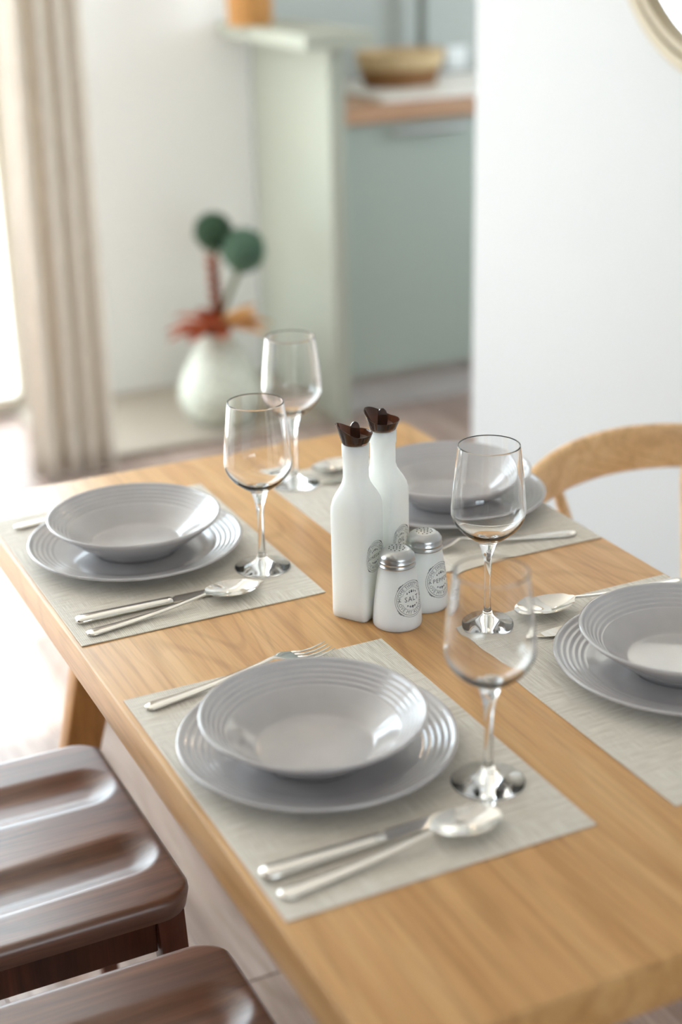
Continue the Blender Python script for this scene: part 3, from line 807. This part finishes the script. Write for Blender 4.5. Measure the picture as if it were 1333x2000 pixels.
# ------------------------------------------------------------------ oil and vinegar bottles
def bottle(label, loc, rz, word):
    root = thing('oil_bottle' if word == 'OIL' else 'vinegar_bottle', label, 'bottle', loc, rz, 'frosted white bottles')
    bm = bmesh.new(); H = .025; rows = []
    # (z, half size, squareness 0..1)
    sec = [(0, .021, 1), (.0012, .0235, 1), (.004, .0247, 1), (.01, H, 1), (.05, H, 1), (.10, H, 1), (.140, H, 1), (.1475, .0246, .95), (.155, .0232, .85), (.1625, .0205, .65), (.169, .0178, .35), (.175, .0163, .1), (.182, .0158, 0), (.200, .0157, 0), (.208, .0159, 0), (.209, .0166, 0), (.2235, .0168, 0), (.2248, .0160, 0)]
    n = 64
    for z, h, sq in sec:
        row = []
        for k in range(n):
            a = 2*PI*k/n; ca, sa = math.cos(a), math.sin(a)
            e = 2+sq*7; rr = h/((abs(ca)**e+abs(sa)**e)**(1/e))
            row.append((rr*ca, rr*sa, z))
        rows.append(row)
    loft(bm, rows); obj('bottle_body', bm, 'frost', root, True, angle=50)
    # smoky pourer cap: boat shaped cup with a high lip and a fin
    cap = bmesh.new(); n = 56; rows = []
    th0 = math.radians(160 if word != 'OIL' else 128)-rz
    def rim(a, r, k): return .0125+.0125*max(0, (math.cos(a-th0)+.15)/1.15)**1.5
    for (r, t, k) in ((.0005, 0, 0), (.0155, 0, 0), (.0168, .12, 0), (.0185, .45, 0), (.0203, .8, 0), (.0212, 1, 0), (.0203, 1.0, 0), (.0192, .8, 0), (.0172, .45, 0), (.0152, .22, 0), (.0005, .2, 0)):
        row = []
        for q in range(n):
            a = 2*PI*q/n; st = 1+.12*t*max(0, math.cos(a-th0))**3
            row.append((r*st*math.cos(a), r*st*math.sin(a), .2252+t*rim(a, r, k)))
        rows.append(row)
    loft(cap, rows); co_ = obj('pourer_cap', cap, 'smoke', root, True, angle=55)
    fin = bmesh.new(); pts = []
    hw, hh = .0058, .0235
    outl = [(-hw, 0)]+[(-hw, hh*.55)]+[(hw*math.cos(PI-PI*i/12*1.0), hh*.62+hh*.38*math.sin(PI*i/12)) for i in range(1, 12)]+[(hw, hh*.5), (hw, 0)]
    f1 = [fin.verts.new((x, -.0013, z)) for x, z in outl]; f2 = [fin.verts.new((x, .0013, z)) for x, z in outl]
    fin.faces.new(f1); fin.faces.new(f2[::-1])
    for i in range(len(outl)): j = (i+1) % len(outl); fin.faces.new((f1[i], f2[i], f2[j], f1[j]))
    fo = obj('pourer_fin', fin, 'smoke', co_, loc=(0, 0, .2288)); fo.rotation_euler = (0, 0, math.radians(-20)-rz)
    # stamp on the local +x face
    def fn(x, y): return (H+.0001+.0002, x, .083+y)
    apply_stamp(root, word, .0205, .0058 if word != 'OIL' else .009, fn)
    return root
RB = math.radians(-58)
bottle('front frosted white square bottle, printed VINEGAR', (.341, .720, T+.0003), RB, 'VINEGAR')
bottle('frosted white square bottle behind the other, printed OIL', (.393, .7495, T+.0003), RB, 'OIL')

# ------------------------------------------------------------------ shakers
def shaker(name, label, loc, word, phi, ws):
    root = thing(name, label, 'shaker', loc, 0, 'frosted shakers with steel lids')
    prof = [(0, 0), (.0275, 0), (.0296, .0015), (.0303, .005), (.0300, .014), (.0285, .030), (.0262, .050), (.0238, .066), (.0222, .0755), (.0212, .0795), (.0190, .080), (.0190, .084), (0, .084)]
    obj('shaker_body', lathe([(0, 0)]+smooth_prof(prof[1:10], 3)+prof[10:], 72), 'frost', root, True, angle=50)
    cp = [(0, .0788), (.0205, .0788), (.0228, .0790), (.0233, .0803), (.0226, .0818), (.0220, .0830), (.0222, .0845), (.0226, .0855), (.0220, .0868), (.0219, .0905), (.0216, .0925), (.0185, .0965), (.0145, .0995), (.0135, .1000), (.007, .1004), (0, .1005)]
    lid = obj('lid', lathe(cp, 72), 'metal', root, True, angle=45)
    bm = bmesh.new()
    for (r, n) in ((0, 1), (.0045, 6), (.0095, 11)):
        for i in range(n):
            a = 2*PI*i/n; z = .1005 if r < .008 else .10035
            lathe([(0, 0), (.0008, 0), (.0008, .0003), (0, .0003)], 8, bm=bm, loc=(r*math.cos(a), r*math.sin(a), z-.00005))
    obj('lid_holes', bm, 'hole', lid)
    def rad(z):
        for (r0, z0), (r1, z1) in zip(prof[2:], prof[3:]):
            if z0 <= z <= z1 and z1 > z0: return r0+(r1-r0)*(z-z0)/(z1-z0)
        return .022
    def fn(x, y):
        z = .042+y; r = rad(z)+.0003; a = phi+x/.0275
        return (r*math.cos(a), r*math.sin(a), z)
    apply_stamp(root, word, .0235, ws, fn)
    return root
shaker('salt_shaker', 'front frosted shaker with steel lid, printed SALT', (.371, .673, T+.0003), 'SALT', math.radians(-76), .0088)
shaker('pepper_shaker', 'rear frosted shaker with steel lid, printed PEPPER', (.4258, .7035, T+.0003), 'PEPPER', math.radians(-68), .0076)
